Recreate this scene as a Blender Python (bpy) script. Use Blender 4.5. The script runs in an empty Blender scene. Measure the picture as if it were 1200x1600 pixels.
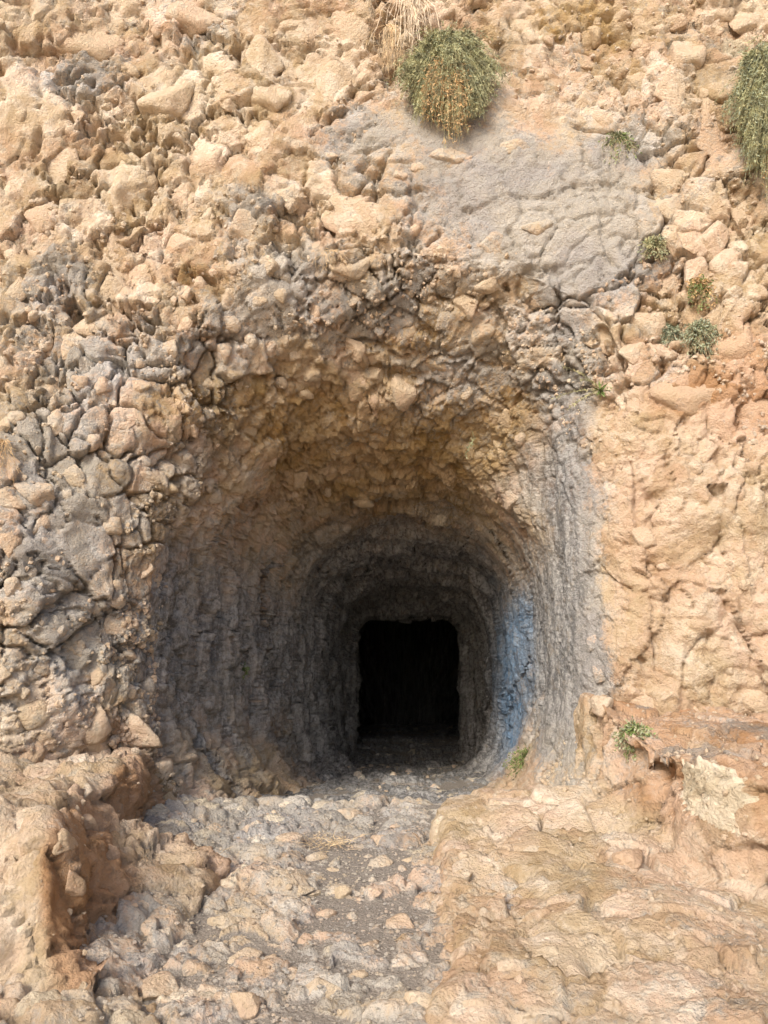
import bpy, math, random
import numpy as np
from mathutils import Vector, Matrix

random.seed(7)
RNG = np.random.default_rng(11)
S = bpy.context.scene
COL = S.collection

# ------------------------------------------------------------------ camera, sky, sun, exposure
PITCH = math.radians(8.0)
CAM_Z = 1.6
cam_data = bpy.data.cameras.new('camera')
cam_data.sensor_fit = 'VERTICAL'
cam_data.sensor_height = 36.0
cam_data.lens = 26.0
cam_data.clip_end = 2000.0
cam = bpy.data.objects.new('camera', cam_data)
COL.objects.link(cam)
cam.location = (0, 0, CAM_Z)
cam.rotation_euler = (math.radians(90) + PITCH, 0, 0)
S.camera = cam

SUN_EL, SUN_AZ = math.radians(36), math.radians(-28)   # azimuth from straight behind the camera, minus = left
world = bpy.data.worlds.new('World')
S.world = world
world.use_nodes = True
wn = world.node_tree
for n in list(wn.nodes):
    wn.nodes.remove(n)
sky = wn.nodes.new('ShaderNodeTexSky')
sky.sky_type = 'NISHITA'
sky.sun_disc = False
sky.sun_elevation = SUN_EL
sky.sun_rotation = math.pi + SUN_AZ * -1
sky.air_density = 1.0
sky.dust_density = 4.0
sky.ozone_density = 1.0
bg = wn.nodes.new('ShaderNodeBackground')
bg.inputs[1].default_value = 0.085
wo = wn.nodes.new('ShaderNodeOutputWorld')
wn.links.new(sky.outputs[0], bg.inputs[0])
wn.links.new(bg.outputs[0], wo.inputs[0])

sun_data = bpy.data.lights.new('sun', 'SUN')
sun_data.energy = 1.5
sun_data.angle = math.radians(18)
sun_data.color = (1.0, 0.93, 0.82)
sun = bpy.data.objects.new('sun', sun_data)
COL.objects.link(sun)
to_sun = Vector((math.sin(SUN_AZ) * math.cos(SUN_EL), -math.cos(SUN_AZ) * math.cos(SUN_EL), math.sin(SUN_EL)))
sun.rotation_euler = to_sun.to_track_quat('Z', 'Y').to_euler()

S.view_settings.view_transform = 'Standard'
S.view_settings.look = 'None'
S.view_settings.gamma = 1.0
S.view_settings.use_curve_mapping = False
S.view_settings.exposure = 1.28
S.cycles.max_bounces = 8
S.cycles.diffuse_bounces = 5

# ------------------------------------------------------------------ numpy noise
F = np.float32
def _hash(ix, iy, iz, seed):
    h = (ix.astype(np.uint32) * np.uint32(374761393)) ^ (iy.astype(np.uint32) * np.uint32(668265263)) ^ (iz.astype(np.uint32) * np.uint32(2246822519)) ^ np.uint32((seed * 3266489917) & 0xffffffff)
    h = (h ^ (h >> np.uint32(13))) * np.uint32(1274126177)
    h = (h ^ (h >> np.uint32(16))) * np.uint32(2654435769)
    return h ^ (h >> np.uint32(15))
def _rnd(h, k):
    h = (h ^ np.uint32((k * 2654435761) & 0xffffffff)) * np.uint32(2246822519)
    h = h ^ (h >> np.uint32(14))
    h = h * np.uint32(3266489917)
    return ((h >> np.uint32(8)).astype(F)) * F(1.0 / 16777216.0)

def vnoise(p, seed=0):
    """value noise, about -1..1"""
    f = np.floor(p)
    i = f.astype(np.int32)
    t = (p - f).astype(F)
    t = t * t * t * (t * (t * 6 - 15) + 10)
    out = np.zeros(len(p), F)
    for dx in (0, 1):
        wx = t[:, 0] if dx else 1 - t[:, 0]
        for dy in (0, 1):
            wy = t[:, 1] if dy else 1 - t[:, 1]
            for dz in (0, 1):
                wz = t[:, 2] if dz else 1 - t[:, 2]
                out += wx * wy * wz * _rnd(_hash(i[:, 0] + dx, i[:, 1] + dy, i[:, 2] + dz, seed), 1)
    return out * 2 - 1

def fbm(p, octv=4, seed=0, gain=0.5):
    a, s, o, q = 1.0, 0.0, 0, p.astype(F)
    for k in range(octv):
        o = o + a * vnoise(q, seed + k * 17)
        s += a
        a *= gain
        q = q * F(2.03) + F(3.7)
    return o / s

def worley(p, seed=0, jit=0.8):
    """F1, F2, hash of the nearest cell, vector to its point"""
    b = np.floor(p - 0.5).astype(np.int32)
    n = len(p)
    f1 = np.full(n, 9.0, F); f2 = np.full(n, 9.0, F)
    hid = np.zeros(n, np.uint32); vec = np.zeros((n, 3), F)
    for dx in (0, 1):
        for dy in (0, 1):
            for dz in (0, 1):
                ix, iy, iz = b[:, 0] + dx, b[:, 1] + dy, b[:, 2] + dz
                h = _hash(ix, iy, iz, seed)
                cx = ix + 0.5 + jit * (_rnd(h, 1) - 0.5)
                cy = iy + 0.5 + jit * (_rnd(h, 2) - 0.5)
                cz = iz + 0.5 + jit * (_rnd(h, 3) - 0.5)
                vx, vy, vz = p[:, 0] - cx, p[:, 1] - cy, p[:, 2] - cz
                d = np.sqrt(vx * vx + vy * vy + vz * vz).astype(F)
                nw = d < f1
                f2 = np.where(nw, f1, np.minimum(f2, d))
                f1 = np.where(nw, d, f1)
                hid = np.where(nw, h, hid)
                vec[nw, 0] = vx[nw]; vec[nw, 1] = vy[nw]; vec[nw, 2] = vz[nw]
    return f1, f2, hid, vec

def sstep(a, b, x):
    t = np.clip((x - a) / (b - a), 0, 1)
    return t * t * (3 - 2 * t)

def cells(p, size, seed, tilt=0.5, step=1.0, crack=0.35, cw=0.10, aniso=(1, 1, 1), dome=0.0):
    """broken-stone relief: every cell its own tilted facet, joints recessed; result in units of size"""
    q = (p / size * np.array(aniso, F)).astype(F)
    f1, f2, h, v = worley(q, seed)
    g = np.stack([_rnd(h, 5) - 0.5, _rnd(h, 6) - 0.5, _rnd(h, 7) - 0.5], 1) * 2 * tilt
    out = step * (_rnd(h, 4) - 0.5) + np.sum(g * v, 1) - dome * f1 * f1
    edge = f2 - f1
    return out - crack * (1 - sstep(0, cw, edge)), edge, h

def warp(p, amp, freq, seed):
    q = (p * freq).astype(F)
    return p + amp * np.stack([fbm(q, 2, seed), fbm(q + 19.1, 2, seed + 5), fbm(q - 33.3, 2, seed + 9)], 1)

# ------------------------------------------------------------------ mesh helpers
def mesh_from(verts, faces, name, smooth=True):
    verts = np.asarray(verts, F); faces = np.asarray(faces, np.int32)
    k = faces.shape[1]
    me = bpy.data.meshes.new(name)
    me.vertices.add(len(verts)); me.vertices.foreach_set('co', verts.ravel())
    me.loops.add(faces.size); me.loops.foreach_set('vertex_index', faces.ravel())
    me.polygons.add(len(faces))
    me.polygons.foreach_set('loop_start', np.arange(0, faces.size, k, dtype=np.int32))
    me.polygons.foreach_set('use_smooth', np.full(len(faces), smooth))
    me.update(calc_edges=True)
    return me

def grid_faces(nr, nc, flip=False):
    i = np.arange(nr - 1)[:, None]; j = np.arange(nc - 1)[None, :]
    a = (i * nc + j).ravel(); b = a + 1; c = a + nc + 1; d = a + nc
    return np.stack([a, d, c, b] if flip else [a, b, c, d], 1)

def grid_normals(P):
    du = np.gradient(P, axis=0); dv = np.gradient(P, axis=1)
    n = np.cross(du, dv)
    return n / (np.linalg.norm(n, axis=2, keepdims=True) + 1e-9)

def set_attr(me, name, arr):
    a = me.attributes.new(name, 'FLOAT_COLOR', 'POINT')
    a.data.foreach_set('color', np.ascontiguousarray(arr, F).ravel())

def link(name, me, mat=None, parent=None):
    o = bpy.data.objects.new(name, me)
    COL.objects.link(o)
    if mat is not None and not me.materials:
        me.materials.append(mat)
    if parent is not None:
        o.parent = parent
    return o

def tag(o, label=None, cat=None, group=None, kind=None):
    if label: o['label'] = label
    if cat: o['category'] = cat
    if group: o['group'] = group
    if kind: o['kind'] = kind
    return o

# ------------------------------------------------------------------ materials
class NT:
    def __init__(self, name):
        self.m = bpy.data.materials.new(name); self.m.use_nodes = True
        self.t = self.m.node_tree; self.t.nodes.clear()
        self.out = self.t.nodes.new('ShaderNodeOutputMaterial')
        self.b = self.t.nodes.new('ShaderNodeBsdfPrincipled')
        self.t.links.new(self.b.outputs[0], self.out.inputs[0])
    def n(self, typ, **kw):
        x = self.t.nodes.new(typ)
        for k, v in kw.items(): setattr(x, k, v)
        return x
    def l(self, a, b): self.t.links.new(a, b)
    def put(self, sock, v):
        if hasattr(v, 'is_output'): self.l(v, sock)
        else: sock.default_value = v
    def math(self, op, a, b=0.0, clamp=False):
        x = self.n('ShaderNodeMath', operation=op, use_clamp=clamp)
        self.put(x.inputs[0], a); self.put(x.inputs[1], b)
        return x.outputs[0]
    def mix(self, f, a, b, blend='MIX'):
        x = self.n('ShaderNodeMix', data_type='RGBA', blend_type=blend)
        self.put(x.inputs[0], f)
        for s, v in ((x.inputs[6], a), (x.inputs[7], b)):
            if isinstance(v, tuple): v = (*v[:3], 1)
            self.put(s, v)
        return x.outputs[2]
    def ramp(self, v, lo, hi, a=0.0, b=1.0):
        x = self.n('ShaderNodeMapRange', interpolation_type='SMOOTHSTEP')
        self.put(x.inputs[0], v); x.inputs[1].default_value = lo; x.inputs[2].default_value = hi
        x.inputs[3].default_value = a; x.inputs[4].default_value = b
        return x.outputs[0]
    def noise(self, vec, scale, detail=4, rough=0.55, dist=0.0):
        x = self.n('ShaderNodeTexNoise')
        self.l(vec, x.inputs['Vector']); x.inputs['Scale'].default_value = scale
        x.inputs['Detail'].default_value = detail; x.inputs['Roughness'].default_value = rough
        x.inputs['Distortion'].default_value = dist
        return x.outputs[0]
    def vor(self, vec, scale, feature='F1', rnd=1.0):
        x = self.n('ShaderNodeTexVoronoi', feature=feature)
        self.l(vec, x.inputs['Vector']); x.inputs['Scale'].default_value = scale
        x.inputs['Randomness'].default_value = rnd
        return x.outputs[0]

def rock_material(name, source):
    """source 'mesh': masks from point attributes; 'object': masks from the object's colour. R grey crust, G ochre, B red-brown, A tunnel lining grey"""
    N = NT(name)
    geo = N.n('ShaderNodeNewGeometry').outputs['Position']
    if source == 'mesh':
        at = N.n('ShaderNodeAttribute', attribute_name='mask')
        colr, alpha = at.outputs['Color'], at.outputs['Alpha']
        at2 = N.n('ShaderNodeAttribute', attribute_name='extra')
        sep2 = N.n('ShaderNodeSeparateColor'); N.l(at2.outputs['Color'], sep2.inputs[0])
        blue, dirt, pale = sep2.outputs[0], sep2.outputs[1], sep2.outputs[2]
        rnd = None
        tone = at2.outputs['Alpha']
    else:
        oi = N.n('ShaderNodeObjectInfo')
        colr, alpha = oi.outputs['Color'], oi.outputs['Alpha']
        rnd = oi.outputs['Random']
        blue = dirt = pale = None
    sep = N.n('ShaderNodeSeparateColor'); N.l(colr, sep.inputs[0])
    grey, ochre, red = sep.outputs[0], sep.outputs[1], sep.outputs[2]
    n1 = N.noise(geo, 1.7, 5, 0.6, 0.4)
    n2 = N.noise(geo, 6.5, 6, 0.65, 0.6)
    n3 = N.noise(geo, 24, 5, 0.7, 0.3)
    n4 = N.noise(geo, 95, 4, 0.7)
    # limestone body: buff, cream and peach beds
    c = N.mix(N.ramp(n1, 0.35, 0.65), (0.595, 0.475, 0.330), (0.640, 0.470, 0.350))
    c = N.mix(N.ramp(n2, 0.44, 0.70), c, (0.770, 0.670, 0.540))
    c = N.mix(N.math('MULTIPLY', N.ramp(n4, 0.55, 0.75), 0.45), c, (0.360, 0.275, 0.180))
    c = N.mix(N.math('MULTIPLY', N.ramp(n3, 0.48, 0.70), 0.5), c, (0.450, 0.325, 0.185))
    # ochre staining
    f = N.ramp(N.math('ADD', ochre, N.math('MULTIPLY', N.math('SUBTRACT', n2, 0.5), 1.3)), 0.25, 0.75)
    c = N.mix(N.math('MULTIPLY', f, 0.7), c, (0.400, 0.268, 0.110))
    # red-brown clay
    f = N.ramp(N.math('ADD', red, N.math('MULTIPLY', N.math('SUBTRACT', n2, 0.5), 1.1)), 0.2, 0.8)
    c = N.mix(N.math('MULTIPLY', f, 0.75), c, (0.500, 0.300, 0.180))
    # grey weathering crust with lichen specks
    ga = N.math('ADD', grey, N.math('MULTIPLY', N.math('SUBTRACT', n3, 0.5), 1.5))
    ga = N.math('ADD', ga, N.math('MULTIPLY', N.math('SUBTRACT', n2, 0.5), 1.2))
    f = N.ramp(ga, 0.16, 0.80)
    gcol = N.mix(N.ramp(n4, 0.25, 0.75), (0.380, 0.370, 0.352), (0.480, 0.460, 0.425))
    gcol = N.mix(N.ramp(n3, 0.42, 0.62), gcol, (0.570, 0.530, 0.470))
    gcol = N.mix(N.ramp(n1, 0.4, 0.62), gcol, (0.400, 0.400, 0.400))
    c = N.mix(N.math('MULTIPLY', f, 0.85), c, gcol)
    sp = N.math('SUBTRACT', 1.02, N.math('ADD', N.math('MULTIPLY', n4, 0.75), N.math('MULTIPLY', n3, 0.45)))
    black = N.math('MULTIPLY', N.ramp(sp, 0.42, 0.2), N.ramp(N.math('ADD', ga, N.math('MULTIPLY', n2, 0.9)), 0.65, 1.25))
    c = N.mix(N.math('MULTIPLY', black, 0.6), c, (0.055, 0.052, 0.048))
    sp2 = N.vor(geo, 43)
    white = N.math('MULTIPLY', N.ramp(sp2, 0.26, 0.14), N.ramp(n2, 0.50, 0.62))
    c = N.mix(N.math('MULTIPLY', white, 0.5), c, (0.66, 0.60, 0.50))
    # grey tunnel lining with mineral and grime streaks
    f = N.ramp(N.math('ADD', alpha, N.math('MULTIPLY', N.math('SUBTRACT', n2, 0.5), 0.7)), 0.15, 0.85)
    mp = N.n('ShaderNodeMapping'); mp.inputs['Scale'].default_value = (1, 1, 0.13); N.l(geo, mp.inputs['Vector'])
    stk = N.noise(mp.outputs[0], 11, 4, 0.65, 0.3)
    lining_grey = N.mix(N.ramp(N.math('ADD', N.math('MULTIPLY', n3, 0.5), N.math('MULTIPLY', stk, 0.5)), 0.40, 0.60), (0.135, 0.140, 0.148), (0.470, 0.465, 0.460))
    lining_grey = N.mix(N.ramp(n2, 0.52, 0.72, 0.0, 0.6), lining_grey, (0.330, 0.265, 0.190))
    c = N.mix(N.math('MULTIPLY', f, 0.92), c, lining_grey)
    if blue is not None:
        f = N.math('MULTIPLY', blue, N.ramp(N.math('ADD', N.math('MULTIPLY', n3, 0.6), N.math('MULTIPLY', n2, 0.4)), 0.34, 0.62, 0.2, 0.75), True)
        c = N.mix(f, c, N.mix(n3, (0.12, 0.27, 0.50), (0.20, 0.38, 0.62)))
        f = N.ramp(N.math('ADD', pale, N.math('MULTIPLY', N.math('SUBTRACT', n3, 0.5), 0.6)), 0.3, 0.7)
        c = N.mix(N.math('MULTIPLY', f, N.ramp(n3, 0.3, 0.6, 0.75, 1.0)), c, N.mix(n2, (0.74, 0.63, 0.47), (0.86, 0.78, 0.64)))
        # dust and grit
        gr = N.vor(geo, 120)
        dcol = N.mix(N.ramp(n4, 0.35, 0.7), (0.270, 0.240, 0.212), (0.420, 0.380, 0.335))
        dcol = N.mix(N.ramp(gr, 0.28, 0.12), dcol, (0.50, 0.45, 0.38))
        f = N.ramp(N.math('ADD', dirt, N.math('MULTIPLY', N.math('SUBTRACT', n3, 0.5), 0.5)), 0.3, 0.7)
        c = N.mix(f, c, dcol)
    if rnd is not None:
        c = N.mix(N.ramp(rnd, 0, 1, 0, 0.35), c, N.mix(n1, (0.72, 0.62, 0.48), (0.54, 0.41, 0.28)))
    if blue is not None:                       # every bedded stone has its own tone
        hs = N.n('ShaderNodeHueSaturation'); N.l(c, hs.inputs['Color']); N.l(tone, hs.inputs['Value'])
        N.l(N.ramp(tone, 0.7, 1.2, 1.22, 0.85), hs.inputs['Saturation'])
        c = hs.outputs[0]
    N.l(c, N.b.inputs['Base Color'])
    N.b.inputs['Roughness'].default_value = 0.92
    N.b.inputs['Specular IOR Level'].default_value = 0.15
    # fine relief
    h = N.math('MULTIPLY', N.noise(geo, 26, 6, 0.74), 1.0)
    h = N.math('ADD', h, N.math('MULTIPLY', N.vor(geo, 55), 0.22))
    bp = N.n('ShaderNodeBump'); bp.inputs['Strength'].default_value = 0.9; bp.inputs['Distance'].default_value = 0.05
    N.l(h, bp.inputs['Height']); N.l(bp.outputs[0], N.b.inputs['Normal'])
    return N.m

M_ROCK = rock_material('rock', 'mesh')
M_STONE = rock_material('stone', 'object')

def plain(name, rgb, var=0.25, rough=0.7, scale=30):
    N = NT(name)
    geo = N.n('ShaderNodeNewGeometry').outputs['Position']
    n = N.noise(geo, scale, 3)
    lo = tuple(x * (1 - var) for x in rgb); hi = tuple(min(1, x * (1 + var)) for x in rgb)
    N.l(N.mix(N.ramp(n, 0.35, 0.65), lo, hi), N.b.inputs['Base Color'])
    N.b.inputs['Roughness'].default_value = rough
    return N.m

# ------------------------------------------------------------------ pixel <-> place
FP = 1155.0
cp, sp_ = math.cos(PITCH), math.sin(PITCH)
def ray(px, py):
    u, v = (px - 600) / FP, (800 - py) / FP
    return np.array([u, cp - v * sp_, sp_ + v * cp])
def at_depth(px, py, Y):
    d = ray(px, py)
    return np.array([0, 0, CAM_Z]) + d * (Y / d[1])
def project(P):
    q = P - np.array([0, 0, CAM_Z])
    zc = q[..., 1] * cp + q[..., 2] * sp_
    vc = -q[..., 1] * sp_ + q[..., 2] * cp
    return 600 + FP * q[..., 0] / zc, 800 - FP * vc / zc, zc

# ------------------------------------------------------------------ tunnel + cliff sheet
Y0 = 6.0
KY = np.array([6.0, 7.8, 11.0, 13.3, 13.65, 14.3, 14.6, 21.0, 31.0])
LP = [196, 358, 497, 532, 553, 554]
RP = [893, 842, 786, 742, 717, 716]
TP = [632, 738, 880, 940, 966, 968]
BP = [1300, 1250, 1210, 1197, 1190, 1176]
XL = np.array([at_depth(a, 1000, y)[0] for a, y in zip(LP, KY)])
XR = np.array([at_depth(a, 1000, y)[0] for a, y in zip(RP, KY)])
ZT = np.array([at_depth(600, a, y)[2] for a, y in zip(TP, KY)])
ZB = np.array([at_depth(600, a, y)[2] for a, y in zip(BP, KY)])
# beyond the doorway a wider dark chamber
XL = np.append(XL, [XL[5] - 1.2, XL[5] - 1.6, XL[5] - 1.4]); XR = np.append(XR, [XR[5] + 1.2, XR[5] + 1.8, XR[5] + 2.0])
ZT = np.append(ZT, [ZT[5] + 0.9, ZT[5] + 0.8, ZT[5] + 0.2]); ZB = np.append(ZB, [ZB[5], ZB[5] - 0.6, ZB[5] - 2.2])
def sec(y):
    xl, xr = np.interp(y, KY, XL), np.interp(y, KY, XR)
    zt, zb = np.interp(y, KY, ZT), np.interp(y, KY, ZB) - 0.12
    return (xl + xr) / 2, (zt + zb) / 2, (xr - xl) / 2, (zt - zb) / 2

NC = 1110
bet = np.linspace(math.radians(243), math.radians(-63), 6000)
def superr(b, y=0.0):
    n = 3.3 - 0.75 * sstep(-0.1, 0.8, np.sin(b))
    n = n + (6.5 - n) * sstep(12.6, 13.6, y)
    return 1 / (np.abs(np.cos(b)) ** n + np.abs(np.sin(b)) ** n) ** (1 / n)
cx0, cz0, hx0, hz0 = sec(Y0)
xx = superr(bet) * np.cos(bet) * hx0; zz = superr(bet) * np.sin(bet) * hz0
arc = np.concatenate([[0], np.cumsum(np.hypot(np.diff(xx), np.diff(zz)))])
B = np.interp(np.linspace(0, arc[-1], NC), arc, bet)
up = np.clip(np.sin(B), 0, 1); rt = np.clip(np.cos(B), 0, 1); lf = np.clip(-np.cos(B), 0, 1)
wsum = up ** 3 + rt ** 3 + lf ** 3 + 1e-3 + np.clip(-np.sin(B), 0, 1) ** 3
rho_d = (up ** 3 * 2.3 + rt ** 3 * 0.85 + lf ** 3 * 0.45 + 0.3 * np.clip(-np.sin(B), 0, 1) ** 3) / wsum
rho_r = (up ** 3 * 1.75 + rt ** 3 * 0.42 + lf ** 3 * 0.22 + 0.2 * np.clip(-np.sin(B), 0, 1) ** 3) / wsum

def face_y(x, z):
    y = Y0 + 0 * x
    y = y - 0.62 * sstep(-1.85, -2.9, x) * sstep(0.0, 0.6, z) * (0.2 + 0.75 * sstep(4.4, 1.8, z))
    y = y + 0.30 * sstep(-1.85, -2.3, x) * sstep(0.60, 0.40, z)
    y = y - 0.16 * np.clip(x - 1.6, 0, 3) - 0.10 * np.clip(-x - 2.6, 0, 3)
    y = y + 0.04 * np.clip(z - 3.0, 0, 30)
    return y

rows = []
NI, NFI, NO, NX = 340, 130, 262, 26
yend = 30.0
for k in range(NI):                                     # far end first
    f = k / NI
    y = yend * ((Y0 + rho_d) / yend) ** f
    cx, cz, hx, hz = sec(y)
    rr = superr(B, y)
    if k == 0:
        rows.append(np.stack([cx + 0.01 * np.cos(B), y, cz - 1.6 * hz + 0.01 * np.sin(B)], 1)); continue
    ph = y * 0.85 + 0.5 * np.sin(y * 1.7) + 0.28 * np.sin(B * 2.3 + 0.7) + 0.13 * np.sin(B * 7 + 2)
    fr = ph - np.floor(ph)
    rr = rr * (1 + 0.085 * (0.6 + 0.4 * np.sin(np.floor(ph) * 5.1)) * (sstep(0.0, 0.78, fr) * sstep(1.0, 0.80, fr) - 0.5) * sstep(0.1, 1.2, y - Y0 - rho_d) * sstep(13.5, 12.9, y))
    rows.append(np.stack([cx + rr * np.cos(B) * hx, y, cz + rr * np.sin(B) * hz], 1))
ye = Y0 + rho_d
cxe, cze, hxe, hze = sec(ye)
ex = cxe + superr(B) * np.cos(B) * hxe; ez = cze + superr(B) * np.sin(B) * hze
dirx, dirz = ex - cx0, ez - cz0
dl = np.hypot(dirx, dirz); dirx, dirz = dirx / dl, dirz / dl
for k in range(NFI):                                    # rounded rim
    a = (k / (NFI - 1)) * math.pi / 2
    r = rho_r * (1 - math.cos(a)); q = rho_d * (1 - math.sin(a))
    w = k / (NFI - 1)
    ch_ = 0.62 * up ** 2
    r = r * (1 - ch_) + rho_r * w * ch_; q = q * (1 - ch_) + rho_d * (1 - w) * ch_
    x, z = ex + dirx * r, ez + dirz * r
    rows.append(np.stack([x, Y0 + q + w * w * (face_y(x, z) - Y0), z], 1))
ext = 4.7
for k in range(1, NO + NX + 1):
    s = ext * k / NO if k <= NO else ext * (1.14 ** (k - NO))
    x, z = ex + dirx * (rho_r + s), ez + dirz * (rho_r + s)
    rows.append(np.stack([x, face_y(x, z), z], 1))
P = np.stack(rows).astype(F)
NR = P.shape[0]
Nrm = grid_normals(P)
if Nrm[NI + NFI + 50, NC // 2, 1] > 0:
    Nrm = -Nrm; FLIP = True
else:
    FLIP = False
p = P.reshape(-1, 3); nrm = Nrm.reshape(-1, 3).astype(F)

PX, PY, PZ = project(P.astype(np.float64))
def at(px, py, Pg=None):
    """the place on the rock sheet seen at this point of the photograph -> row, column"""
    d = (PX - px) ** 2 + (PY - py) ** 2
    d = np.where(PZ < 0.5, 1e9, d)
    d[:90] = 1e9
    i = int(np.argmin(d))
    return divmod(i, NC)

def blobs(lst, pts):
    out = np.zeros(len(pts), F)
    for (px, py, rx, ry, s) in lst:
        i, j = at(px, py)
        c = P[i, j]; m = PZ[i, j] / FP
        near = np.abs(pts - c).max(1) < 3 * max(rx, ry) * m * 1.6
        q = pts[near] - c
        dd = (q[:, 0] / (rx * m)) ** 2 + (q[:, 2] / (ry * m)) ** 2 + (q[:, 1] / (1.6 * max(rx, ry) * m)) ** 2
        out[near] += s * np.exp(-dd)
    return out

GREY = [(880, 520, 40, 90, .5), (800, 280, 150, 90, .9), (950, 300, 90, 120, .8), (870, 450, 80, 80, .6), (640, 190, 110, 50, .7), (560, 235, 60, 50, .5), (60, 690, 100, 90, .65), (150, 570, 80, 60, .75),
        (90, 830, 110, 110, .6), (100, 960, 120, 110, .65), (130, 1060, 90, 60, .6), (130, 110, 60, 40, .35), (150, 130, 70, 40, .4), (120, 420, 60, 50, .65), (50, 500, 60, 60, .5), (390, 330, 70, 40, .6),
        (330, 540, 110, 70, .6), (480, 480, 130, 60, .7), (430, 420, 70, 50, .45), (640, 450, 90, 50, .4), (780, 560, 120, 60, .42), (680, 610, 90, 40, .3), (880, 610, 50, 60, .6), (905, 760, 45, 90, .7),
        (920, 900, 40, 110, .7), (925, 1050, 40, 90, .75), (895, 1150, 60, 90, .8), (860, 1000, 60, 150, .85), (320, 60, 50, 30, .4), (740, 130, 60, 60, .35), (1010, 220, 40, 40, .4), (700, 330, 120, 60, .4), (850, 380, 110, 60, .6), (980, 410, 60, 60, .5), (760, 420, 80, 40, .4),
        (220, 720, 70, 90, .35), (1150, 960, 60, 60, .3)]
OCHRE = [(600, 530, 90, 60, .5), (700, 500, 80, 50, .35), (390, 640, 130, 60, .65), (480, 690, 120, 70, .65), (650, 690, 130, 60, .7), (780, 640, 80, 60, .6), (420, 270, 80, 40, .4), (250, 640, 50, 60, .5),
         (850, 30, 140, 60, .35), (1000, 20, 140, 60, .35), (700, 760, 140, 60, .5), (340, 450, 80, 60, .3), (950, 130, 80, 60, .25), (560, 780, 120, 60, .4), (100, 20, 160, 40, .3), (560, 30, 120, 50, .3)]
REDS = [(1070, 620, 70, 60, .6), (1160, 560, 60, 90, .6), (1110, 230, 50, 90, .45), (40, 1180, 50, 50, .6), (1180, 650, 50, 70, .6), (990, 880, 80, 160, .3), (880, 780, 30, 120, .35), (450, 760, 50, 60, .45), (160, 1350, 80, 120, .6),
        (15, 850, 30, 60, .6), (1000, 1150, 80, 60, .5)]
PALE = [(1148, 75, 16, 18, 1.8), (550, 330, 60, 25, .15), (685, 812, 16, 10, .8)]
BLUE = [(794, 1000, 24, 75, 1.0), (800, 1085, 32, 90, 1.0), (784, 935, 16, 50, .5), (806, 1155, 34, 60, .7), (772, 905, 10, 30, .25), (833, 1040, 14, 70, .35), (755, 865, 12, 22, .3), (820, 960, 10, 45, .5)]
SMOOTH = [(800, 280, 150, 90, 1.0), (740, 230, 110, 60, .8), (900, 250, 90, 70, .8), (950, 320, 80, 110, .9), (870, 430, 80, 70, .7), (640, 200, 90, 40, .7), (700, 340, 90, 60, .6), (870, 1000, 60, 200, .8), (880, 800, 40, 120, .6)]

pw = warp(warp(p, 0.12, 2.2, 3), 0.05, 8, 4)
q_in = sstep(0.05, 0.9, p[:, 1] - face_y(p[:, 0], p[:, 2]))          # 1 inside the tunnel
rightness = sstep(1.1, 2.2, p[:, 0]) * (1 - q_in)
lowerish = sstep(4.0, 2.2, p[:, 2])
erod = rightness * lowerish                                             # worn right-hand face
smooth = np.clip(blobs(SMOOTH, p), 0, 0.92)
fine = (np.arange(NR)[:, None] < NI + NFI + NO + 4) * np.ones((1, NC))
fine = fine.reshape(-1).astype(F)

big = 0.18 * fbm(p * 0.75, 3, 21) + 0.06 * fbm(p * 2.4, 3, 22)
cm = sstep(-0.25, 0.45, fbm(p * 1.3, 3, 25))                           # where the joints have opened
A0, e0, h0 = cells(warp(warp(p, 0.30, 1.3, 27), 0.06, 7, 29), 0.85, 28, tilt=0.45, step=0.35, crack=0.0)
A, eA, hA = cells(pw, 0.36, 31, tilt=0.55, step=0.9, crack=0.0)
Bc, eB, hB = cells(warp(p, 0.05, 6, 8), 0.15, 32, tilt=0.85, step=0.7, crack=0.0)
Cc, eC, hC = cells(warp(p, 0.02, 14, 9), 0.058, 33, tilt=0.9, step=0.7, crack=0.25, cw=0.2)
gapA = (1 - sstep(0, 0.085, eA)) * (0.08 + 0.92 * cm)
gap0 = (1 - sstep(0, 0.045, e0)) * cm
gapB = (1 - sstep(0, 0.17, eB))
crumb = sstep(0.25, 0.75, 0.5 * _rnd(hA, 9) + 0.5 * _rnd(hB, 15) + 0.45 * fbm(p * 1.6, 3, 26))   # crumbly between smooth-faced stones
side = (1 - np.abs(nrm[:, 2])) ** 2
V1, eV, hV = cells(warp(p, 0.07, 4, 12), 0.17, 34, tilt=0.9, step=0.9, crack=0.3, cw=0.16, aniso=(1, 0.9, 0.34))
V2, eV2, _ = cells(warp(p, 0.03, 9, 13), 0.068, 35, tilt=0.9, step=0.8, crack=0.3, cw=0.2, aniso=(1, 0.8, 0.5))
E1, _, _ = cells(warp(p, 0.18, 2.4, 15), 0.33, 36, tilt=0.5, step=0.4, crack=0.12, cw=0.2, aniso=(1, 1, 0.5), dome=0.5)
hf = fbm(p * 21, 3, 41, 0.6)
rid = 1 - np.abs(fbm(p * 5.5, 3, 43))
out_d = 0.85 * 0.22 * A0 + 0.36 * 0.22 * A + 0.15 * (0.16 + 0.38 * crumb) * Bc + 0.058 * (0.10 + 0.50 * crumb) * Cc - 0.12 * gapA - 0.11 * gap0 - 0.030 * gapB * crumb
er_d = 0.85 * 0.16 * A0 + 0.33 * 0.38 * E1 + 0.15 * 0.16 * Bc + 0.058 * 0.22 * Cc + 0.05 * rid - 0.02 * gap0
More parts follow.
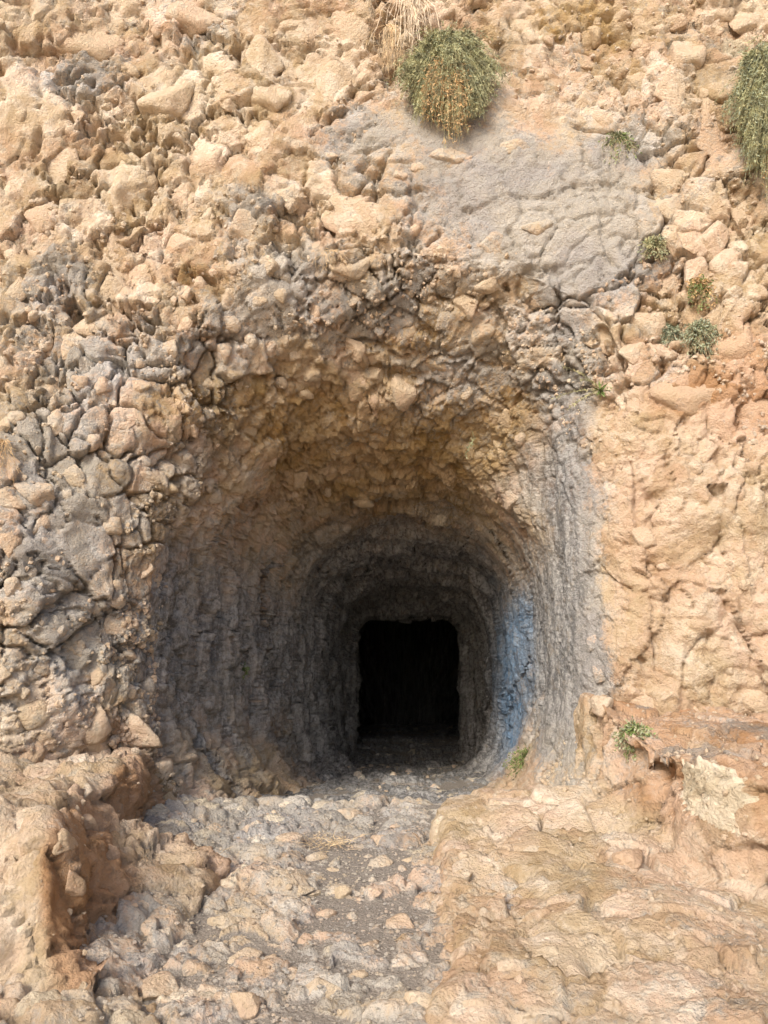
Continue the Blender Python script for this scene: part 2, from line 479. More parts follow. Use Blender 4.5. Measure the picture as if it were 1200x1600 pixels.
in_d = side * (0.17 * 0.85 * V1 + 0.068 * 0.75 * V2) + (1 - side) * (0.36 * 0.30 * A + 0.15 * 0.40 * Bc + 0.058 * 0.35 * Cc - 0.05 * gapA - 0.02 * gapB) + 0.10 * fbm(p * np.array([1, 1.6, 0.5], F) * 1.5, 3, 45)
in_d = in_d + side * (0.18 * (0.55 - np.abs(fbm(warp(p, 0.10, 3, 46) * np.array([0.6, 3.0, 0.35], F), 3, 47)) * 2.2) + 0.07 * (0.5 - np.abs(fbm(warp(p, 0.05, 6, 48) * np.array([1, 9.0, 1.3], F), 2, 49)) * 2))
def plane_off(d, k, t=0.0):
    return np.where(d > t, t + (d - t) * k, d)
out_d = plane_off(1.1 * out_d, 0.46, -0.01)
er_d = plane_off(1.25 * er_d, 0.75)
in_d = plane_off(in_d, 0.6, 0.02)
rin = q_in * sstep(0.2, 1.0, p[:, 0] - np.interp(p[:, 1], KY, (XL + XR) / 2))
in_d = in_d * (1 - 0.35 * rin)
ed = out_d * (1 - erod) + er_d * erod
CRACKS = [[(292, 205), (293, 250), (298, 305)], [(62, 30), (55, 110), (62, 170), (48, 240)], [(80, 118), (120, 112), (150, 98), (188, 80)], [(480, 210), (520, 175), (560, 150), (612, 118)],
          [(1010, 240), (1022, 290), (1040, 330), (1034, 372)], [(264, -5), (262, 50)], [(478, 298), (500, 330), (512, 352)], [(508, 385), (560, 392), (600, 395), (605, 440), (618, 458)], [(640, 380), (665, 385), (692, 362)],
          [(1045, 420), (1078, 408), (1110, 400), (1128, 380)], [(322, 300), (330, 330), (348, 352)], [(95, 766), (75, 800), (50, 842)], [(238, 235), (242, 275), (224, 335), (190, 352)], [(1028, 488), (1050, 510), (1046, 540)],
          [(-5, 522), (40, 505), (82, 468)], [(425, 80), (432, 120), (412, 185)], [(590, 30), (602, 80), (598, 112)], [(955, 105), (975, 130), (985, 172)], [(1014, 78), (1022, 150)], [(150, 350), (175, 362), (205, 355)],
          [(890, 200), (930, 205), (985, 215), (1012, 245)], [(380, 20), (372, 70), (385, 110)], [(200, 470), (205, 520), (228, 560)], [(60, 560), (95, 590), (110, 640)], [(300, 420), (335, 440), (350, 480)], [(1100, 500), (1112, 560), (1100, 600)],
          [(400, 590), (450, 600), (520, 596)], [(640, 460), (700, 470), (760, 462)], [(520, 530), (580, 545), (640, 560)]]
crk_d = np.zeros(len(p), F)
wob = 0.05 * np.stack([fbm(p * 7, 3, 77), fbm(p * 7 + 9, 3, 78), fbm(p * 7 - 9, 3, 79)], 1)
wid = 0.016 + 0.014 * fbm(p * 4, 2, 80)
for line in CRACKS:
    w3 = [P[at(*q)] for q in line]
    lo = np.min(w3, 0) - 0.25; hi = np.max(w3, 0) + 0.25; lo[1] -= 1; hi[1] += 1
    near = np.where(np.all((p > lo) & (p < hi), 1))[0]
    q = p[near] + wob[near]; dmin = np.full(len(near), 9.0)
    for a, b in zip(w3[:-1], w3[1:]):
        ab = b - a; t = np.clip(((q - a) @ ab) / (ab @ ab + 1e-9), 0, 1)
        dmin = np.minimum(dmin, np.linalg.norm(q - (a + t[:, None] * ab), axis=1))
    crk_d[near] = np.maximum(crk_d[near], np.exp(-(dmin / np.maximum(wid[near], 0.008)) ** 2))
disp = (ed * (1 - q_in) + in_d * q_in) * (1 - 0.82 * smooth) + big * (1 - 0.6 * q_in) * (1 - 0.45 * smooth) + 0.013 * hf * (0.6 + 0.8 * crumb) - 0.11 * crk_d
amp = fine + (1 - fine) * 1.0
pd = (p + nrm * (disp * amp)[:, None]).astype(F)
PD = pd.reshape(NR, NC, 3)
PX, PY, PZ = project(PD.astype(np.float64))

g = 0.80 * blobs(GREY, warp(p, 0.22, 2.0, 52)) + 0.36 * fbm(p * 1.4, 4, 51, 0.65) + 0.10 * crumb + 0.06
g = g + 0.25 * (_rnd(hA, 12) - 0.5) * (1 - smooth)
o_ = 0.75 * blobs(OCHRE, p) + 0.08 + 0.20 * crumb * (1 - smooth) + 0.3 * (_rnd(hB, 13) - 0.5)
r_ = blobs(REDS, p) + 0.05 + 0.15 * erod + 0.15 * fbm(p * 0.9, 3, 57)
g = g - 0.35 * erod * (1 - q_in)
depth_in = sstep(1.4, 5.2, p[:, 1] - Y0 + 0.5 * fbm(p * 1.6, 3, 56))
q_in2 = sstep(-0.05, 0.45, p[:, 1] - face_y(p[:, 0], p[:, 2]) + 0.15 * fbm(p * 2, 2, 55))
lining_grey = q_in2 * (0.80 + 0.18 * depth_in) * (0.22 + 0.78 * np.maximum(side, depth_in))  # streaked lining colour grows with depth, later on the roof than the sides
mask = np.stack([np.clip(g, 0, 1), np.clip(o_, 0, 1), np.clip(r_, 0, 1), np.clip(lining_grey, 0, 1)], 1)
tone_v = 0.93 + 1.35 * (0.30 * (_rnd(hA, 21) - 0.5) + 0.20 * (_rnd(hB, 22) - 0.5) + 0.10 * (_rnd(h0, 23) - 0.5)) * (1 - 0.8 * smooth) * (1 - 0.6 * erod) * (1 - 0.5 * q_in)
extra = np.stack([np.clip(blobs(BLUE, p), 0, 1), 0 * g, np.clip(blobs(PALE, p), 0, 1), tone_v], 1)
me = mesh_from(pd, grid_faces(NR, NC, FLIP), 'rock_face')
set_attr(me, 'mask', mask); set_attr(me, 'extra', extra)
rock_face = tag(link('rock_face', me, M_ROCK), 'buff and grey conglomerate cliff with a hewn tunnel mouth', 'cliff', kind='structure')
NRM_G = Nrm

# ------------------------------------------------------------------ ground: the path and tunnel floor
gy = np.concatenate([np.arange(1.7, 7.0, 0.0135), 7.0 * np.exp(np.linspace(0, math.log(30.5 / 7.0), 200))[1:]])
gx = np.linspace(-2.75, 1.0, 290)
GX, GY = np.meshgrid(gx, gy, indexing='xy')
wide = sstep(6.5, 12, GY)
GXw = GX + 0.0
FY = [1.7, 4.5, 6.0, 6.45, 6.75, 7.05, 7.8, 11.0, 13.3, 14.2, 16.0, 16.4, 21.0, 30.5]
FZ = [-0.03, 0.0, 0.0, 0.01, -0.05, -0.14, ZB[1], ZB[2], ZB[3], ZB[5] + 0.02, ZB[5] + 0.0, ZB[5] - 0.3, ZB[7] + .1, ZB[8] + .3]
cxg = np.interp(GY, KY, (XL + XR) / 2); hwg = np.interp(GY, KY, (XR - XL) / 2)
tin = sstep(6.2, 8.0, GY)
GXw = GX * (1 - tin) + (cxg + (GX + 0.875) / 1.875 * (hwg + 0.35)) * tin
base = np.interp(GY, FY, FZ)
gp = np.stack([GXw, GY, base], 2).reshape(-1, 3).astype(F)
flat = gp.copy(); flat[:, 2] = 0
# the worn bedrock breaks through the grit
w1, e1, h1 = cells(warp(flat, 0.10, 3, 61), 0.42, 62, tilt=0.7, step=0.8, crack=0.5, cw=0.16, aniso=(0.8, 1.1, 1), dome=0.3)
w2, e2, h2 = cells(warp(flat, 0.05, 6, 63), 0.16, 64, tilt=0.85, step=0.8, crack=0.5, cw=0.2, aniso=(0.8, 1.1, 1), dome=0.3)
w3, e3, h3 = cells(flat, 0.05, 65, tilt=0.7, step=0.8, crack=0.4, cw=0.25, dome=0.6)
rockh = 0.42 * 0.22 * w1 + 0.16 * 0.30 * w2 + 0.05 * 0.34 * w3 + 0.07 * fbm(flat * 1.4, 4, 66) + 0.062 + 0.02 * np.exp(-((flat[:, 1] - 6.1) / 0.6) ** 2)
left_rise = 0.16 * sstep(-0.9, -2.2, gp[:, 0]) * sstep(6.6, 5.8, gp[:, 1])
rockh = rockh + 0.09 * sstep(-0.8, -1.4, gp[:, 0]) * sstep(5.3, 4.6, gp[:, 1])
lip = 0.03 * np.exp(-((gp[:, 1] - 6.3) / 0.35) ** 2) * (0.5 + 0.8 * fbm(flat * 2.2, 2, 67))
grit = 0.028 * fbm(flat * 1.8, 3, 68) + 0.004 * fbm(flat * 30, 3, 69) + 0.002
chan = 0.03 * np.exp(-((gp[:, 0] + 0.25 + 0.1 * np.sin(gp[:, 1] * 1.7)) / 0.25) ** 2) * sstep(6.2, 5.2, gp[:, 1])
rockh = rockh - chan * 1.2
rockh = plane_off(rockh, 0.8, 0.03)
zz_ = np.maximum(rockh, grit)
dirt = sstep(-0.012, 0.010, grit - rockh)
gp[:, 2] += zz_ + left_rise + lip
gp[:, 0] += 0.02 * fbm(flat * 9, 2, 70) * (1 - dirt)
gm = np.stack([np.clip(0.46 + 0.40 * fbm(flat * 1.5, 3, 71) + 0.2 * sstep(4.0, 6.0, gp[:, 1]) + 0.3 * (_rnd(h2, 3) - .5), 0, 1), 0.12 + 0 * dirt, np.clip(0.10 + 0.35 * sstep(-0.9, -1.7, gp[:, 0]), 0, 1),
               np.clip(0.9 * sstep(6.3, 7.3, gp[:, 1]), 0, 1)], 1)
gpale = np.clip(0.55 * (_rnd(h2, 5) > 0.86) * (1 - dirt), 0, 1)
ge = np.stack([0 * dirt, dirt * (1 - 0.4 * sstep(-1.0, -1.8, gp[:, 0])), gpale, 0.97 + (0.25 * (_rnd(h1, 8) - .5) + 0.2 * (_rnd(h2, 8) - .5)) * (1 - dirt)], 1)
gme = mesh_from(gp, grid_faces(len(gy), len(gx)), 'path')
set_attr(gme, 'mask', gm); set_attr(gme, 'extra', ge)
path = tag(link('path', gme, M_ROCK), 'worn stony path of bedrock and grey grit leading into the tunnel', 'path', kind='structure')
GPX, GPY, GPZ = project(gp.astype(np.float64))
def at_floor(px, py):
    d = (GPX - px) ** 2 + (GPY - py) ** 2
    return gp[int(np.argmin(np.where(GPZ < 0.4, 1e9, d)))]

# wide ground behind and beside the camera
gv = [(-400, -600, -0.35), (400, -600, -0.35), (400, 5.6, -0.35), (-400, 5.6, -0.35)]
n_ = 40
lin = np.sign(np.linspace(-1, 1, n_)) * np.abs(np.linspace(-1, 1, n_)) ** 3
wx = lin * 500; wy = np.concatenate([-600 * np.linspace(1, 0, n_) ** 3, np.linspace(0, 5.4, 10)[1:]])
WX, WY = np.meshgrid(wx, wy)
wp = np.stack([WX, WY, -0.16 + 0 * WX], 2).reshape(-1, 3).astype(F)
wp[:, 2] += 0.10 * fbm(wp * 0.5, 3, 75) - 0.05
wme = mesh_from(wp, grid_faces(len(wy), len(wx)), 'ground')
k = len(wp)
set_attr(wme, 'mask', np.tile(np.array([[0.2, 0.05, 0.05, 0]], F), (k, 1)))
set_attr(wme, 'extra', np.tile(np.array([[0, 0.1, 0.2, 1]], F), (k, 1)))
tag(link('ground', wme, M_ROCK), 'open stony ground in front of the cliff', 'ground', kind='structure')

# ------------------------------------------------------------------ rock ledges either side of the path
def sweep(name, knots, nu, nv, seed, label, shear=None, maskf=None, dispk=1.0, keep=0.5):
    """knots: list of profiles (same number of 3D points); interpolated across and resampled by length"""
    K = np.array(knots, float)
    ln = np.concatenate([[0], np.cumsum(np.linalg.norm(np.diff(K, axis=0), axis=2).mean(1))])
    t = np.linspace(0, ln[-1], nu)
    G = np.empty((nu, K.shape[1], 3))
    for a in range(K.shape[1]):
        for c in range(3):
            G[:, a, c] = np.interp(t, ln, K[:, a, c])
    kern = np.ones(9) / 9
    for _ in range(2):
        Gp = np.pad(G, ((4, 4), (0, 0), (0, 0)), mode='edge')
        G = sum(Gp[i:i + nu] for i in range(9)) / 9
    out = np.empty((nu, nv, 3))
    for i in range(nu):
        l = np.concatenate([[0], np.cumsum(np.linalg.norm(np.diff(G[i], axis=0), axis=1))])
        s = np.linspace(0, l[-1], nv)
        for c in range(3):
            out[i, :, c] = np.interp(s, l, G[i, :, c])
    for _ in range(3):
        Gp = np.pad(out, ((0, 0), (3, 3), (0, 0)), mode='edge')
        out = sum(Gp[:, i:i + nv] for i in range(7)) / 7
    out[..., 0] += 0.10 * fbm((out.reshape(-1, 3) * np.array([0, 1.6, 0])).astype(F), 3, seed + 30).reshape(nu, nv) * sstep(1.6, 0.9, np.abs(out[..., 0]))
    N = grid_normals(out)
    fl = N[..., 2].mean() < 0
    if fl: N = -N
    q = out.reshape(-1, 3).astype(F); nn = N.reshape(-1, 3).astype(F)
    a1, _, ha = cells(warp(warp(q, 0.06, 2.5, seed), 0.04, 9, seed + 15), 0.34, seed + 1, tilt=0.75, step=0.5, crack=0.40, cw=0.06, dome=0.0)
    b1, _, hb = cells(warp(q, 0.04, 7, seed + 3), 0.14, seed + 4, tilt=0.6, step=0.9, crack=0.25, cw=0.08)
    c1, _, _ = cells(q, 0.055, seed + 6, tilt=0.8, step=0.6, crack=0.3, cw=0.2)
    steep = 1 - np.clip(nn[:, 2], 0, 1)
    v1, _, _ = cells(warp(q, 0.06, 4, seed + 7), 0.12, seed + 8, tilt=0.8, step=0.6, crack=0.25, cw=0.2, aniso=(1, 1, 0.4))
    cr = sstep(-0.1, 0.4, fbm(q * 1.7, 3, seed + 12))
    d = 0.34 * 0.30 * a1 + 0.14 * (0.14 + 0.20 * cr) * b1 * (1 - 0.3 * steep) + 0.055 * (0.16 + 0.36 * cr) * c1 + 0.12 * 0.25 * v1 * steep + 0.10 * fbm(q * 1.8, 3, seed + 9) + 0.005 * fbm(q * 24, 3, seed + 10)
    d = plane_off(d, keep)
    q2 = (q + nn * (d * dispk)[:, None]).astype(F)
    me = mesh_from(q2, grid_faces(nu, nv, fl), name)
    m, e = maskf(q, nn, ha, hb)
    set_attr(me, 'mask', m); set_attr(me, 'extra', e)
    o = tag(link(name, me, M_ROCK), label, 'rock ledge', kind='structure')
    return o, q2, nn

def ledge_mask_r(q, nn, ha, hb):
    top = sstep(0.6, 0.9, nn[:, 2]) * sstep(0.35, 0.5, q[:, 2])
    g = 0.10 + 0.3 * fbm(q * 1.3, 3, 81) + 0.30 * sstep(5.4, 6.1, q[:, 1]) * sstep(1.8, 1.2, q[:, 0]) + 0.15 * (_rnd(ha, 3) - .5)
    o = 0.05 + 0.10 * _rnd(hb, 4)
    r = 0.10 + 0.35 * fbm(q * np.array([2.2, 2.2, 0.8]), 3, 82) + 0.30 * sstep(1.5, 2.0, q[:, 0]) * sstep(0.1, 0.3, q[:, 2]) + 0.30 * top + 0.7 * np.exp(-(((q[:, 0] - 1.74) / 0.16) ** 2 + ((q[:, 2] - 0.52) / 0.20) ** 2)) + 0.3 * (_rnd(ha, 9) - .5)
    m = np.stack([np.clip(g, 0, 1), np.clip(o, 0, 1), np.clip(r, 0, 1), 0 * g], 1)
    d = 0.30 * top + 0.30 * sstep(0.85, 0.97, nn[:, 2]) * sstep(0.0, 0.35, fbm(q * 3, 3, 83))
    bc = at_depth(1112, 1250, 4.36); bm_ = 4.3 / FP
    jit = 3 * fbm(q * 8, 2, 84)
    pale_ = in_poly((q[:, 0] - bc[0]) / bm_ + jit, -(q[:, 2] - bc[2]) / bm_ + jit, BREAK).astype(F) * (q[:, 1] < 4.75)
    e = np.stack([0 * g, np.clip(d, 0, 0.8) * (1 - pale_), pale_, 0.93 + 0.30 * (_rnd(ha, 8) - .5) + 0.22 * (_rnd(hb, 8) - .5)], 1)
    return m, e

def rp(x, pts):
    return [(x - 0.075 * (5.5 - y) * (1 if x < 1.45 else 0.6 if x < 1.58 else 0), y, z) for y, z in pts]
RK = [rp(0.24, [(6.5, -0.25), (6.15, -0.22), (5.75, -0.24), (5.2, -0.24), (4.4, -0.24), (1.8, -0.24)]),
      rp(0.36, [(6.5, -0.04), (6.15, -0.04), (5.75, -0.04), (5.2, -0.05), (4.4, -0.06), (1.8, -0.10)]),
      rp(0.43, [(6.5, 0.02), (6.15, 0.12), (5.80, 0.24), (5.2, 0.20), (4.4, 0.14), (1.8, 0.04)]),
      rp(0.80, [(6.5, 0.00), (6.15, 0.08), (5.75, 0.30), (5.2, 0.24), (4.4, 0.14), (1.8, 0.05)]),
      rp(1.25, [(6.5, 0.02), (6.15, 0.06), (5.65, 0.31), (5.2, 0.25), (4.4, 0.16), (1.8, 0.08)]),
      rp(1.50, [(6.4, 0.10), (6.05, 0.25), (5.65, 0.40), (5.3, 0.30), (4.4, 0.20), (1.8, 0.12)]),
      rp(1.62, [(6.3, 0.97), (5.85, 1.00), (5.58, 0.90), (5.30, 0.30), (4.4, 0.16), (1.8, 0.08)]),
      rp(1.75, [(6.3, 0.96), (5.70, 0.86), (4.98, 0.73), (4.76, 0.18), (4.2, 0.11), (1.8, 0.06)]),
      rp(1.90, [(6.3, 0.94), (5.60, 0.83), (4.46, 0.70), (4.24, 0.14), (3.8, 0.08), (1.8, 0.05)]),
      rp(2.10, [(6.3, 0.92), (5.50, 0.82), (4.10, 0.70), (3.88, 0.12), (3.5, 0.06), (1.8, 0.04)]),
      rp(2.50, [(6.3, 0.90), (5.30, 0.82), (3.72, 0.72), (3.46, 0.10), (3.1, 0.06), (1.8, 0.04)]),
      rp(3.20, [(6.3, 0.90), (5.10, 0.82), (3.30, 0.72), (3.02, 0.10), (2.6, 0.05), (1.8, 0.04)]),
      rp(4.60, [(6.3, 0.90), (5.10, 0.82), (3.10, 0.72), (2.80, 0.10), (2.4, 0.05), (1.8, 0.04)])]
BREAK = [(-34, -44), (-4, -40), (40, -38), (44, -8), (30, 10), (28, 44), (-10, 34), (-16, 8)]
def in_poly(u, v, poly):
    ins = np.zeros(len(u), bool)
    for k in range(len(poly)):
        (x1, y1), (x2, y2) = poly[k], poly[k - 1]
        ins ^= ((y1 > v) != (y2 > v)) & (u < (x2 - x1) * (v - y1) / (y2 - y1 + 1e-9) + x1)
    return ins
ledge_r, QR, NRr = sweep('rock_ledge', RK, 300, 410, 200, 'low peach-coloured rock ledge and apron right of the path', maskf=ledge_mask_r, dispk=1.15)

def ledge_mask_l(q, nn, ha, hb):
    g = 0.06 + 0.25 * fbm(q * 1.5, 3, 91) + 0.1 * (_rnd(ha, 3) - .5)
    side_ = sstep(0.3, 0.8, nn[:, 0])
    r = 0.18 + 0.55 * side_ + 0.3 * fbm(q * 2, 3, 92)
    m = np.stack([np.clip(g, 0, 1), 0.08 + 0.1 * _rnd(hb, 4), np.clip(r, 0, 1), 0 * g], 1)
    d = 0.3 * sstep(0.8, 0.95, nn[:, 2])
    return m, np.stack([0 * g, d, 0 * g, 0.92 + 0.22 * (_rnd(ha, 8) - .5) + 0.14 * (_rnd(hb, 8) - .5)], 1)
def lp(y, xe, zt, zb, sx=0.22, sz=0.0):
    return [(-5.0, y, zt + 0.05), (xe - 0.35, y, zt + 0.03), (xe, y, zt), (xe + 0.10, y, zt * 0.55 + zb * 0.45), (xe + sx * 0.6 + 0.05, y, zb + sz), (xe + sx + 0.03, y, zb + sz * 0.5), (xe + sx + 0.22, y, zb - 0.06), (xe + sx + 0.5, y, zb - 0.2)]
LK = [lp(3.00, -1.40, -0.25, -0.30), lp(3.16, -1.42, 0.0, -0.1), lp(3.32, -1.46, 0.30, 0.0), lp(3.50, -1.52, 0.58, 0.0), lp(3.70, -1.56, 0.66, 0.0), lp(4.1, -1.62, 0.64, 0.0, 0.36, 0.10), lp(4.45, -1.68, 0.62, 0.0, 0.62, 0.24), lp(4.8, -1.74, 0.60, 0.02, 0.60, 0.30),
      lp(5.2, -1.80, 0.58, 0.03, 0.28, 0.14), lp(5.6, -1.86, 0.54, 0.02), lp(6.6, -1.95, 0.5, 0.02)]
ledge_l, QL, NL = sweep('rock_ledge', LK, 190, 210, 300, 'squared rust-brown rock bench at the left foot of the cliff', maskf=ledge_mask_l, dispk=1.35, keep=0.95)

# ------------------------------------------------------------------ stones
import bmesh
def ico(sub):
    bm = bmesh.new(); bmesh.ops.create_icosphere(bm, subdivisions=sub, radius=1.0)
    v = np.array([x.co for x in bm.verts], F); f = np.array([[w.index for w in x.verts] for x in bm.faces], np.int32)
    bm.free(); return v, f
def stone_mesh(seed, sub, nplanes, lo=0.55, hi=0.95, rough=0.05, k=26.0):
    r_ = np.random.default_rng(seed)
    v, f = ico(sub)
    n = r_.normal(size=(nplanes, 3)); n /= np.linalg.norm(n, axis=1, keepdims=True)
    d = r_.uniform(lo, hi, nplanes)
    dots = v @ n.T
    rad = np.where(dots > 0.05, d / np.maximum(dots, 0.05), 9.0)
    r = -np.log(np.sum(np.exp(-k * rad), 1) + np.exp(-k * 1.15)) / k
    q = (v * 2.1 + seed * 7.3).astype(F)
    r = r * (1 + rough * fbm(q, 3, seed) + rough * 0.6 * fbm(q * 3.5, 4, seed + 3))
    w = v * r[:, None]
    w /= np.abs(w).max(0)
    me = mesh_from(w, f, 'stone')
    me.materials.append(M_STONE)
    return me
BIG = [stone_mesh(500 + i, 4, 9 + i % 6, 0.45, 0.9, 0.10, 60.0) for i in range(14)]
SMALL = [stone_mesh(600 + i, 2, 9 + i % 4, 0.6, 0.95, 0.08) for i in range(12)]
ROUND = [stone_mesh(700 + i, 3, 16, 0.8, 0.98, 0.08) for i in range(8)]

def put_stone(me, c, n, w, h, dep, rot, tint, parent, sink=0.35):
    n = Vector(n).normalized()
    t = Vector((1, 0, 0)) - n * n.x
    if t.length < 0.2: t = Vector((0, 1, 0)) - n * n.y
    t.normalize()
    b = n.cross(t)
    if b.z < 0 and abs(n.z) < 0.9: b = -b; t = b.cross(n)
    a = math.radians(rot)
    t2 = t * math.cos(a) + b * math.sin(a); b2 = n.cross(t2)
    M = Matrix((t2, b2, n)).transposed().to_4x4()
    M = Matrix.Translation(Vector(c) - n * dep * sink) @ M @ Matrix.Diagonal((w / 2, h / 2, dep, 1))
    o = bpy.data.objects.new('stone', me); COL.objects.link(o)
    o.parent = parent
    o.matrix_world = M
    o.color = tint
    return o

mask_g = mask.reshape(NR, NC, 4)
def tint_at(i, j, grey=None, ochre=None, red=None):
    m = mask_g[i, j]
    return (float(m[0] * 0.55 if grey is None else grey), float(m[1] * 0.8 if ochre is None else ochre), float(m[2] if red is None else red), float(m[3]))

WALL = [(195, 290, 88, 130, -6), (130, 62, 115, 80, 5), (205, 72, 40, 48, 20), (98, 272, 72, 92, 0), (48, 110, 62, 120, 8), (300, 22, 95, 62, -5), (405, 92, 62, 76, 20), (418, 146, 66, 60, 0),
        (520, 130, 76, 66, 15), (572, 95, 60, 74, 10), (470, 42, 74, 92, -15), (545, 34, 72, 112, 0), (556, 345, 172, 74, -32), (546, 412, 68, 46, -10), (652, 412, 48, 46, 0), (692, 388, 54, 32, -20),
        (286, 382, 76, 56, 10), (220, 440, 52, 128, 3), (178, 400, 54, 92, 0), (108, 536, 50, 56, -30), (142, 508, 64, 52, 10), (212, 508, 52, 46, 0), (166, 462, 62, 82, 10), (64, 345, 58, 60, 0), (122, 352, 60, 60, 0),
        (452, 302, 42, 56, 0), (256, 150, 92, 78, 0), (330, 252, 70, 112, 4), (410, 212, 62, 82, 20), (20, 452, 46, 52, 20), (372, 352, 62, 60, 30), (640, 520, 72, 78, 30), (690, 572, 66, 50, -20), (630, 612, 46, 60, -20),
        (684, 602, 62, 46, 20), (762, 382, 62, 52, 0), (756, 62, 46, 72, 0), (774, 12, 42, 42, 0), (906, 162, 40, 62, 0), (942, 182, 42, 46, 0), (1072, 82, 62, 62, 20), (1046, 132, 52, 82, 0), (1002, 118, 36, 62, 0),
        (1040, 276, 60, 72, 0), (1046, 320, 50, 52, 0), (1050, 370, 32, 62, 0), (1080, 372, 40, 56, 0), (1112, 370, 52, 66, 0), (1134, 406, 42, 52, -20), (1086, 426, 46, 50, 0), (1040, 442, 46, 46, 0), (1010, 500, 62, 72, 0),
        (940, 522, 56, 72, 20), (990, 552, 42, 40, 0), (1075, 520, 30, 36, 0), (1072, 612, 118, 92, -25), (1162, 540, 82, 112, 20), (1182, 642, 60, 112, 0), (1108, 205, 52, 112, 0), (60, 762, 62, 52, -10),
        (40, 1182, 78, 88, 15), (108, 1192, 52, 62, 0), (146, 1132, 50, 60, 0), (130, 1165, 46, 72, 20), (205, 1160, 84, 70, -30), (46, 1118, 62, 50, 0), (14, 842, 32, 62, 0), (190, 976, 52, 46, 30), (250, 1200, 46, 60, -20),
        (840, 350, 60, 40, 0), (700, 240, 70, 30, -5), (800, 228, 60, 24, -5), (585, 590, 40, 40, 0), (420, 800, 30, 60, 20), (560, 610, 50, 40, 0), (20, 300, 50, 60, 0), (1165, 330, 50, 90, 0)]
taken = []
nst = 0
for (px, py, w, h, rot) in WALL:
    i, j = at(px, py)
    m = PZ[i, j] / FP
    n = NRM_G[i, j]
    n = n + np.array([0, -0.5, 0.0]); n /= np.linalg.norm(n)
    red = 0.55 if (px, py) in ((1072, 612), (1162, 540), (40, 1182), (1182, 642), (1108, 205)) else None
    put_stone(random.choice(BIG), PD[i, j], n, w * m * 1.08, h * m * 1.08, min(w, h) * m * random.uniform(0.30, 0.42), rot + random.uniform(-8, 8), tint_at(i, j, grey=None, red=red), rock_face, sink=0.52)
    taken.append((px, py, max(w, h) / 2)); nst += 1
tries = 0
slab = [(800, 290, 150, 110), (960, 320, 80, 120), (650, 190, 120, 60), (690, 140, 90, 90), (860, 450, 90, 80), (880, 700, 60, 300), (1175, 210, 60, 120), (640, 60, 50, 70)]
while nst < 290 and tries < 9000:
    tries += 1
    px, py = random.uniform(-20, 1220), random.uniform(-20, 1210)
    inside = 235 < px < 880 and py > 640
    if inside and (py > 800 or random.random() < 0.6): continue
    if px > 880 and py > 620 and random.random() < 0.75: continue
    if any(((px - a) / b) ** 2 + ((py - c) / d) ** 2 < 1 for a, c, b, d in [(s[0], s[1], s[2], s[3]) for s in slab]): continue
    s = random.uniform(18, 46)
    if any((px - a) ** 2 + (py - b) ** 2 < ((r + s / 2) * 0.86) ** 2 for a, b, r in taken): continue
    i, j = at(px, py)
    m = PZ[i, j] / FP
    n = NRM_G[i, j] + np.array([0, -0.35, 0]); n /= np.linalg.norm(n)
    w, h = s * random.uniform(0.8, 1.3), s * random.uniform(0.75, 1.3)
    put_stone(random.choice(BIG if s > 26 else ROUND), PD[i, j], n, w * m, h * m, min(w, h) * m * random.uniform(0.34, 0.5), random.uniform(0, 180), tint_at(i, j), rock_face, sink=0.52)
    taken.append((px, py, s / 2)); nst += 1

# stones on the path
FLOOR = [(470, 1388, 36, 14), (487, 1395, 30, 12), (530, 1392, 32, 14), (565, 1398, 30, 16), (590, 1392, 24, 12), (380, 1462, 12, 14), (520, 1360, 24, 12), (440, 1445, 44, 22), (510, 1430, 34, 24), (475, 1470, 30, 18),
         (545, 1275, 50, 30), (350, 1440, 50, 24), (375, 1500, 60, 26), (300, 1510, 36, 24), (280, 1500, 30, 20), (500, 1540, 60, 24), (560, 1520, 40, 20), (455, 1525, 34, 16), (390, 1560, 50, 24), (330, 1545, 40, 24),
         (245, 1545, 60, 26), (180, 1575, 70, 26), (110, 1560, 60, 28), (420, 1500, 26, 14), (620, 1445, 50, 24), (640, 1500, 44, 22), (590, 1570, 60, 20), (660, 1560, 50, 22), (570, 1480, 44, 26), (640, 1390, 24, 16),
         (300, 1370, 44, 20), (350, 1350, 44, 18), (400, 1330, 40, 16), (450, 1310, 44, 16), (600, 1310, 44, 20), (640, 1345, 36, 16), (590, 1350, 44, 20), (330, 1300, 40, 16), (400, 1290, 46, 14), (490, 1340, 40, 14), (285, 1315, 30, 16)]
nf = 0
for (px, py, w, h) in FLOOR:
    c = at_floor(px, py); dd = math.dist(c, (0, 0, CAM_Z)); m = dd / FP
    put_stone(random.choice(BIG), c, (random.uniform(-.2, .2), random.uniform(-.25, .05), 1), w * m, w * m * random.uniform(0.6, 0.9), w * m * random.uniform(0.22, 0.34), random.uniform(-30, 30),
              (random.uniform(0.05, 0.5), 0.08, random.uniform(0, 0.25), 0), path, sink=0.30); nf += 1
vis = np.where((GPZ > 0.5) & (GPX > 120) & (GPX < 700) & (GPY > 1262) & (GPY < 1610))[0]
vin = np.where((GPZ > 0.5) & (GPX > 500) & (GPX < 760) & (GPY > 1195) & (GPY < 1250) & (gp[:, 1] > 7))[0]
while nf < 110:
    deep = nf > 80
    c = gp[random.choice(vin if deep else vis)]
    s = (random.random() ** 2 * 0.075 + 0.022) * (1.5 if deep else 1)
    put_stone(random.choice(ROUND), c, (random.uniform(-.3, .3), random.uniform(-.3, .3), 1), s * random.uniform(.8, 1.5), s, s * random.uniform(0.3, 0.5), random.uniform(0, 180),
              (random.uniform(0.1, 0.6), 0.08, random.uniform(0, 0.2), 0), path, sink=0.15); nf += 1
